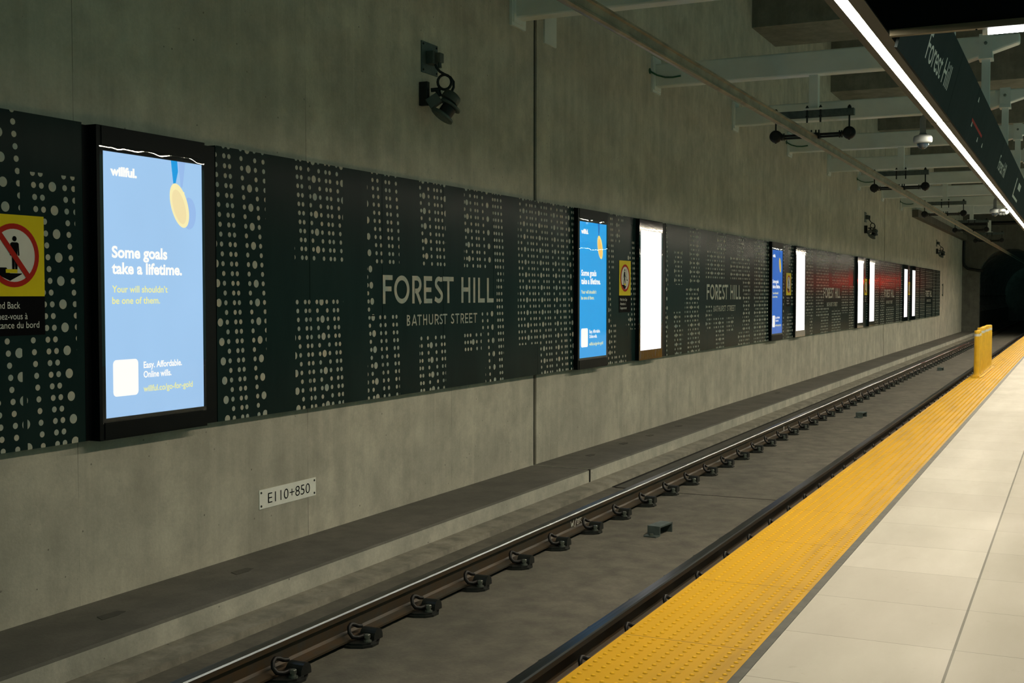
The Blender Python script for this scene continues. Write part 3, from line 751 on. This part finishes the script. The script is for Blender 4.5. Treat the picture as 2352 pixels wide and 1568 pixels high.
# ------------------------------------------------------------------ wall fixtures with cable loop
UU, DD, WW = Vector((.428,-.904,0)), Vector((.904,.428,0)), Vector((0,0,1))
def fixture(label):
    t = thing('wall_fixture', label, 'wall fixture', (9.95, WY, 3.5), 'wall fixtures above the panels')
    O = Vector((9.837, 5.40, 3.555)) - Vector((9.95, WY, 3.5))
    P = lambda px, py, d=0: O + UU*(px-1010)*.0041 - WW*(py-200)*.0041 + DD*d
    b = MB(); b.box(-.15, .155, -.012, 0, .20, .49); mp = b.build('mounting_plate', M['galv'], t)
    for x in (-.125, .13):
        for z in (.225, .465):
            b = MB(); b.lathe((x, -.012, z), (0,-1,0), [(0,.011),(.008,.009)], 8); b.build('bolt', M['black'], mp)
    b = MB(); b.box(-.075, .055, -.09, -.012, .285, .405); b.box(-.03, .045, -.14, -.09, .30, .39); b.cyl((.0,-.115,.30),(.0,-.12,.25),.02,10); b.build('junction_box', M['greybox'], t, bevel=.008)
    b = MB(); path = [P(1000,150), P(1003,158), P(1010,166), P(1020,172)]
    path += [P(1021 + 15.5*math.cos(math.radians(a)), 190 - 17*math.sin(math.radians(a)), .01*math.sin(math.radians(a))) for a in range(80, -290, -20)]
    path += [P(1034,178,.03), P(1041,188,.04), P(1041,200,.04), P(1036,212,.03), P(1031,222,.02)]
    b.tube(path, .013, 8); b.build('cable', M['black'], t)
    b = MB(); b.box(-.19, -.14, -.09, 0, -.12, .10); b.cyl(P(990,208), P(1012,206), .02, 10); b.cyl(P(1005,208), P(1010,222), .025, 10); b.build('wall_bracket', M['black'], t, bevel=.01)
    # grey driver box turned downward
    a1 = (UU*.55 - WW*.83); a2 = (UU*.83 + WW*.55); c = P(997, 233); b = MB()
    pts = [c + a2*sx*.062*-1 + a1*sy*.05 + DD*sz*.05 for sx in (-1,1) for sy in (-1,1) for sz in (-1,1)]
    b.mesh(pts, [(0,1,3,2),(4,6,7,5),(0,4,5,1),(2,3,7,6),(0,2,6,4),(1,5,7,3)]); b.build('driver_box', M['greybox'], t, bevel=.006)
    ax = (-UU*.57 - WW*.82 - DD*.16).normalized()
    b = MB(); b.lathe(P(1043, 216), ax, [(0,.05),(.012,.078),(.03,.088),(.085,.09)], 26); b.build('end_cap', M['greybox'], t)
    b = MB(); b.lathe(P(1036, 241), ax, [(0,.09),(.004,.107),(.02,.107),(.026,.085)], 30); b.build('upper_flange', M['galv'], t)
    b = MB(); b.lathe(P(1032, 247), ax, [(0,.07),(.085,.07)], 22); b.build('core', M['black'], t)
    b = MB(); b.lathe(P(1018, 263), ax, [(0,.10),(.006,.114),(.028,.114),(.036,.09)], 30); b.build('lower_flange', M['galv'], t)
    return t
fx = fixture('dark wall fixture with cable loop and steel plate, nearest the camera')
dup(fx, (35.45, WY, 3.5), 'smaller dark wall fixture with cable loop, midway along the upper wall')
dup(fx, (54.4, WY, 3.5), 'tiny dark wall fixture with cable loop near the tunnel end')

# ------------------------------------------------------------------ white steel beams
BX = [7.4, 11.9, 16.6, 21.0, 25.4, 29.8, 34.2, 38.6, 43.0, 47.4]
BZ0, BZ1 = 4.605, 4.925
for i, x in enumerate(BX):
    lab = ('white steel ceiling beam %s' % ['just above the top of the photo','cut by the top edge of the photo','with the first drop post, below the top edge','third in view from the camera','fourth in view, carrying the second overhead support','fifth in view from the camera','sixth in view, carrying the third overhead support','seventh in view','eighth in view near the far end','farthest in view'][i])
    t = thing('steel_beam', lab, 'beam', (x, WY, BZ0), 'white ceiling beams')
    b = MB(); n0, n1 = -WY + 1.40, -WY + .73
    prof = [(-.03, 0), (n0, 0), (n1, .205), (n1, BZ1-BZ0), (-.03, BZ1-BZ0)]
    b.prism_x(prof, -.10, .10); bo = b.build('beam_tube', M['steel'], t, bevel=.02)
    b = MB(); b.box(-.18, .18, -.03, 0, -.085, .42); b.box(-.15, .15, -.045, -.03, -.05, .40); b.build('end_plate', M['steel'], t)
    if x > 10:
        b = MB(); y1 = -WY + 1.13
        b.box(-.125, .125, y1-.08, y1+.08, .06, BZ1-BZ0+.02); b.box(-.14, .14, y1-.085, y1+.085, .025, .06); b.box(-.05, .05, y1-.05, y1+.05, 3.45-BZ0, .03)
        h = b.build('hanger_post', M['steel'], t)
        b = MB(); b.lathe((-.125, y1, .22), (-1,0,0), [(0,.022),(.02,.02),(.028,.01)], 10); b.build('bolt', M['bolt'], h)
    if i in (2, 4, 6, 8):
        b = MB(); b.tube([(-.24,-.005,.20),(-.23,-.05,.17),(-.20,-.10,.14),(-.14,-.20,.112),(-.108,-.30,.11),(-.105,-.42,.122)], .012, 8)
        b.lathe((-.24,-.0,.20), (0,-1,0), [(0,.04),(.012,.04)], 12); b.build('earth_cable', M['greencable'], t)
b = MB(); b.box(12.62, 12.96, WY-.02, WY, 4.50, 5.1); tag(b.build('bearing_plate', M['steel']), 'spare white steel plate on the wall right of the joint, under the nearest beam', 'plate')

# overhead conductor rail and its supports
b = MB(); yr = 3.306
prof = [(-.012,3.672),(-.034,3.682),(-.034,3.70),(-.02,3.71),(-.024,3.765),(-.05,3.772),(-.05,3.788),(.05,3.788),(.05,3.772),(.024,3.765),(.02,3.71),(.034,3.70),(.034,3.682),(.012,3.672)]
b.prism_x([(yr + y, z) for y, z in prof], -2, 90); cr = tag(b.build('overhead_conductor_rail', M['conrail']), 'long brown overhead conductor rail running above the track', 'overhead rail')
def support(x, label):
    t = thing('overhead_support', label, 'overhead support', (x, yr, 4.13), 'overhead conductor supports')
    b = MB(); b.box(-.065, .065, -.06, .06, .02, BZ0-4.13+.005); b.box(-.10, .10, -.13, .13, 0, .022); b.build('drop_post', M['steel'], t)
    b = MB(); b.box(-.05, -.04, -.53, .54, -.09, 0); b.box(-.05, .05, -.53, .54, -.01, 0); b.box(.04, .05, -.53, .54, -.09, 0); b.box(-.05, .05, -.535, -.53, -.09, 0); b.build('channel', M['galv'], t)
    for y in (-.10, .08):
        b = MB(); b.cyl((-.07, y, -.17), (-.07, y, .06), .012, 8); b.lathe((-.07,y,-.1), (0,0,1), [(0,.02),(.02,.024)], 6); b.lathe((-.07,y,.022), (0,0,1), [(0,.022),(.02,.02)], 6); b.build('anchor_bolt', M['black'], t)
    for y in (-.47, .52):
        b = MB(); b.cyl((0, y, -.33), (0, y, .05), .012, 8); b.lathe((0,y,.0), (0,0,1), [(0,.028),(.03,.024),(.045,.012)], 8); b.build('hanger_rod', M['black'], t)
        b = MB(); b.lathe((0, y-.04 if y < 0 else y+.04, -.325), (0, 1 if y < 0 else -1, 0), [(0,.03),(.005,.05),(.02,.055),(.03,.03)], 16)
        b.lathe((-.045, y, -.325), (1,0,0), [(0,.055),(.006,.08),(.03,.086),(.06,.086),(.084,.08),(.09,.055)], 24); b.lathe((0,y,-.42),(0,0,1),[(0,.012),(.02,.02),(.03,.02)],8)
        b.build('insulator', M['black'], t)
    b = MB(); b.cyl((0,-.40,-.325),(0,.46,-.325),.018,10); b.cyl((0,-.36,-.36),(0,-.07,-.36),.014,10); b.cyl((0,.10,-.36),(0,.40,-.36),.014,10)
    for y in (-.38,-.35,.40,.43): b.lathe((0,y,-.335), (0,1,0), [(0,.05),(.012,.05)], 14)
    b.build('cross_rod', M['black'], t)
    b = MB(); b.box(-.05,.05,-.085,.085,-.345,-.305); b.box(-.045,.045,-.085,-.056,-.385,-.34); b.box(-.045,.045,.056,.085,-.385,-.34)
    for y in (-.07,-.03,.03,.07): b.cyl((-.02,y,-.31),(-.02,y,-.265),.011,6)
    b.build('rail_clamp', M['black'], t); return t
sp = support(16.6, 'dark overhead rail support with two round insulators, nearest in view')
for x, l in ((7.4,'dark overhead rail support just above the top of the photo'), (25.4,'second overhead rail support with round insulators'), (34.2,'third overhead rail support with round insulators'), (43.0,'fourth, smallest overhead rail support in view'), (51.8,'farthest overhead rail support, against the dark end wall')): 
    s2 = dup(sp, (x, yr, 4.13), l)

# ------------------------------------------------------------------ light gantry along the platform edge
GZ = 3.24; KG = 1.108
def gantry(y0, flip, label, labs):
    s = -1 if flip else 1
    t = thing('light_gantry', label, 'light fitting', (7.2 if not flip else 0, y0, GZ))
    b = MB(); L0, L1 = (4.0 if not flip else 20), 65
    ox = t.location.x
    prof = [(-.115, .0), (-.033, .0), (-.033,.012), (.033,.012), (.033, 0), (.083, 0), (.083, .14), (.055,.22), (-.11, .22), (-.115,.02)]
    prof = [(y*s, z) for y, z in prof]
    b.prism_x(prof if s > 0 else prof[::-1], L0-ox, L1-ox); tr = b.build('housing', M['trough'], t)
    cutsx = [(L0+.1, 11.86), (12.03, 29.7), (29.87, 47.2), (47.37, L1-.1)] if not flip else [(L0+.1, 36), (36.2, 52), (52.2, L1-.1)]
    for a, c in cutsx:
        q = MB(); q.prism_x([(-.0325,.0115),(-.0325,.004),(-.022,.001),(.022,.001),(.0325,.004),(.0325,.0115)], a-ox, c-ox); q.build('lamp_strip', M['led'], t)
    q = MB()
    for a, c in cutsx[1:]:
        q.box(a-.1-ox, a-.08-ox, -.105, .075, -.003, 0)
    q.build('joint_cover', M['trough'], tr)
    if flip:
        for xx in (23.1, 30.9, 38.5, 46.2, 53.9):
            q = MB(); q.box(xx-.05-ox, xx+.05-ox, -.05, .05, .2, 6.585-GZ); q.build('hanger_post', M['steel'], t)
    return t
gantry(1.211, False, 'long grey light trough with bright lamp line above the platform edge', None)
gantry(-4.6, True, 'parallel light trough over the other half of the platform, out of frame', None)

# sloped dark sign fascia
def FP(x, s, d=0):   # s: 0 bottom edge .. 1 top edge ; outward (towards the platform) offset d
    return (x*KG, (.962 - .12*s - .97*d)*KG, 1.623 + (1.409 + .468*s - .24*d)*KG)
fseg = [(7.16, 9.975, 'text'), (9.985, 11.69, None), (11.70, 15.69, 'map'), (15.70, 19.4, 'text2'), (19.41, 23.2, 'exit'), (23.21, 27.0, None), (27.01, 31, None), (31.01, 35, None), (35.01, 40, None)]
flab = ['dark sloped fascia sign lettered Forest Hill, nearest', 'short blank dark fascia panel right of the nearest lettered sign', 'dark fascia panel with a red route line', 'second dark fascia panel lettered Forest Hill', 'dark fascia panel with a small pale exit sign near the right edge', 'blank dark fascia panel at the right edge of the photo', 'dark fascia panel beyond the right edge', 'dark fascia panel farther beyond the right edge', 'farthest dark fascia panel']
for (x0, x1, k), lab in zip(fseg, flab):
    b = MB(); q = [FP(x0,0),FP(x1,0),FP(x1,1),FP(x0,1)]; r = [(p[0], p[1]+.018, p[2]+.004) for p in q]
    b.mesh(q + r, [(0,1,2,3),(7,6,5,4),(0,4,5,1),(1,5,6,2),(2,6,7,3),(3,7,4,0)])
    o = tag(b.build('fascia_sign', M['fascia']), lab, 'sign', 'fascia panels above the platform')
    if k in ('text', 'text2'):
        b = MB(); u0, u1 = (8.20, 9.60) if k == 'text' else (15.74, 17.1)
        text_to(b, 'Forest Hill', u0, u1, .27, .63 if k == 'text' else .62, lambda a, c: FP(a, c, .0015), 0, .004); b.build('lettering', M['letter'], o)
    if k == 'map':
        b = MB(); b.poly([FP(11.74,.385,.0012), FP(12.98,.36,.0012), FP(12.98,.415,.0012), FP(11.74,.44,.0012)]); b.build('route_line', M['signred'], o)
        b = MB()
        for u, v in ((11.8,.77),(11.78,.30),(12.6,.2),(13.2,.22)):
            b.poly([FP(u,v,.0012), FP(u+.1,v,.0012), FP(u+.06,v+.09,.0012), FP(u+.02,v+.09,.0012)])
        b.build('route_symbols', M['letter'], o)
    if k == 'exit':
        b = MB(); z = .0012
        for (a0, a1, c0, c1) in ((19.6,21.0,.16,.24),(19.6,19.75,.16,.75),(20.3,21.0,.52,.72)): b.poly([FP(a0,c0,z),FP(a1,c0,z),FP(a1,c1,z),FP(a0,c1,z)])
        b.build('pictogram', M['letter'], o)

# black canopy over the near platform with a cross trim and lamp tube
b = MB(); b.box(XN, 7.667, -9, 1.09, 3.243, 3.6); struct(b.build('canopy_soffit', M['soffit']), 'black canopy underside above the camera, upper right')  # extended out of view to keep light off the near wall
t = thing('canopy_edge', 'beige edge trim of the black canopy, crossing the upper right corner', 'trim', (7.667, 1.075, 3.204))
b = MB(); b.box(0, .05, -9.5, 0, .0, .05); b.box(.05, .16, -9.5, 0, .03, .075); b.build('trim_profile', M['trim_beige'], t)
b = MB(); b.box(.02, .03, -.50, -.49, -.004, .06); b.build('trim_joint', M['soffit'], t)
t = thing('tube_lamp', 'white tube lamp along the canopy edge, top right corner', 'lamp', (7.757, .52, 3.198))
b = MB(); b.cyl((0, 0, 0), (0, -1.5, 0), .019, 12); b.build('tube', M['tubelamp'], t)
b = MB(); b.cyl((0,.0,0),(0,.03,0),.02,10); b.cyl((0,-1.5,0),(0,-1.53,0),.02,10); b.box(-.02,.02,-1.5,0,.018,.034); b.build('holder', M['white'], t)

# ------------------------------------------------------------------ dome cameras
def camdome(x, label, multi=False):
    t = thing('dome_camera', label, 'camera', (x*KG, 1.452, 3.193), 'dome cameras beside the light trough')
    b = MB(); b.tube([(0,-.135,.235),(0,-.06,.235),(0,-.02,.225),(0,-.003,.20),(0,0,.17),(0,0,.05)], .03, 12); b.lathe((0,0,.03),(0,0,1),[(0,.045),(.03,.032)],14); b.build('arm', M['cam'], t)
    b = MB(); b.lathe((0,0,.04), (0,0,-1), [(0,.05),(.012,.085),(.03,.092),(.065,.092),(.08,.085),(.086,.06)], 28); b.build('housing', M['cam'], t)
    b = MB(); b.lathe((0,0,-.045), (0,0,-1), [(0,.058)] + [(.058*math.sin(a), .058*math.cos(a)) for a in (.3,.6,.9,1.2,1.45)], 22); b.build('dome_lens', M['dome'], t)
    if multi:
        for k in range(3):
            a = .6 - k*.9
            b = MB(); c = Vector((.06*math.cos(a), -.13 + .06*math.sin(a), -.02)); b.lathe(c, (math.cos(a)*.5, math.sin(a)*.5-.3, -.8), [(0,.03),(.01,.042),(.045,.042),(.06,.025)], 14); b.build('lens_module', M['cam'], t)
        b = MB(); b.lathe((0,-.11,.03),(0,0,-1),[(0,.05),(.02,.08),(.05,.08),(.06,.05)],20); b.build('lens_base', M['cam'], t)
    return t
camdome(11.5, 'white dome camera hanging left of the light trough, nearer one')
camdome(21.8, 'farther white camera cluster hanging left of the light trough', True)

# ------------------------------------------------------------------ yellow post barrier on the tactile strip
t = thing('platform_barrier', 'row of yellow flexible posts on a yellow base at the platform edge', 'barrier', (25.1, 1.80, .0105))
b = MB(); b.prism_z([(-.25,-.07),(-.05,-.115),(3.75,-.115),(3.9,-.06),(3.9,.07),(3.75,.10),(-.05,.10),(-.25,.06)], 0, .012); b.prism_z([(-.08,-.06),(3.75,-.06),(3.75,.06),(-.08,.06)], .012, .035); b.build('base_plate', M['yellow'], t)
for k in range(10):
    x = .05 + k*.40; hgt = .925 if k < 2 else .955 + .004*(k % 3)
    b = MB(); b.lathe((x, 0, .03), (0,0,1), [(0,.075),(.03,.058),(.06,.054),(hgt-.08,.054),(hgt-.045,.05),(hgt-.04,.03)], 20); po = b.build('post', M['yellow'], t)
    b = MB(); b.lathe((x, 0, hgt-.125), (0,0,1), [(0,.0548),(.05,.0548)], 20); b.build('reflective_band', M['white'], po)

# ------------------------------------------------------------------ far end
b = MB(); b.box(46, XF, 5.36, WY, 4.47, 4.74); tag(b.build('wall_duct', M['duct']), 'dark duct along the top of the far wall', 'duct')
b = MB(); b.tube([(66.93,5.50,4.43),(66.93,5.50,4.1),(66.93,5.50,3.35),(66.93,5.46,3.15),(66.93,5.30,3.0),(66.93,4.8,2.9),(66.93,4.55,2.88)], .07, 10)
tag(b.build('black_conduit', M['black']), 'bent black conduit on the end wall left of the tunnel arch', 'conduit')
for x, z0, z1, l in ((55.6,1.3,2.27,'longer thin grey bar on the wall just past the last panel'), (56.95,1.56,2.13,'shorter thin grey bar on the wall past the last panel')):
    b = MB(); b.box(x-.05,x+.05,WY-.05,WY-.03,z0,z1); b.box(x-.03,x+.03,WY-.03,WY,z0+.03,z0+.09); b.box(x-.03,x+.03,WY-.03,WY,z1-.09,z1-.03)
    tag(b.build('wall_bar', M['galv']), l, 'wall bar')
for z, l in ((5.2,'lowest dark crosswise pipe'),(5.75,'middle dark crosswise pipe'),(6.2,'highest dark crosswise pipe')):
    b = MB(); b.tube([(64.5,-2,z),(64.5,WY,z)], .09, 8); tag(b.build('cross_pipe', M['black']), l + ' before the tunnel end wall', 'pipe', 'crosswise pipes at the far end')
# red departure signal at the platform end (seen as the red glow in the panels)
t = thing('red_signal', 'red signal lamp on a post at the far platform end, out of frame', 'signal', (60, 1.50, .0108))
b = MB(); b.cyl((0,0,0),(0,0,2.0),.05,12); b.build('signal_post', M['black'], t)
b = MB(); b.box(0,.25,-.18,.18,1.95,2.6); b.build('signal_housing', M['black'], t)
b = MB(); b.lathe((-.001,0,2.26),(-1,0,0),[(0,.1),(.01,.1)],20); b.build('red_lens', M['redlamp'], t)

# ------------------------------------------------------------------ world, camera
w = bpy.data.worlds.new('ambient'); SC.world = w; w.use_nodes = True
bg = w.node_tree.nodes['Background']; bg.inputs[0].default_value = (.40,1,.80,1); bg.inputs[1].default_value = .27  # teal fill, added to stand in for bounce and tint the walls

F, CX, CY = 2750.0, 2352/2, 1568/2
VX, VY = 2479.0, 677.0
u, v = VX - CX, CY - VY
ax = Vector((u, v, F)).normalized(); u2 = -(F*F + v*v)/u
ay = Vector((u2, v, F)).normalized(); az = ax.cross(ay)
if az.y < 0: az = -az
right = Vector((ax.x, ay.x, az.x)); up = Vector((ax.y, ay.y, az.y)); fwd = Vector((ax.z, ay.z, az.z))
cam = bpy.data.cameras.new('camera'); co = bpy.data.objects.new('camera', cam); COL.objects.link(co)
co.matrix_world = Matrix(((right.x, up.x, -fwd.x, 0), (right.y, up.y, -fwd.y, 0), (right.z, up.z, -fwd.z, 1.623), (0,0,0,1)))
cam.sensor_fit = 'HORIZONTAL'; cam.sensor_width = 36; cam.lens = F/2352*36; cam.clip_start = .05; cam.clip_end = 500
SC.camera = co
vs = SC.view_settings; vs.view_transform = 'Standard'; vs.look = 'None'; vs.exposure = 0; vs.gamma = 1; vs.use_curve_mapping = False
SC.cycles.use_denoising = True; SC.cycles.use_light_tree = True
SC.cycles.max_bounces = 8; SC.cycles.diffuse_bounces = 5; SC.cycles.transparent_max_bounces = 12
SC.cycles.sample_clamp_indirect = 8
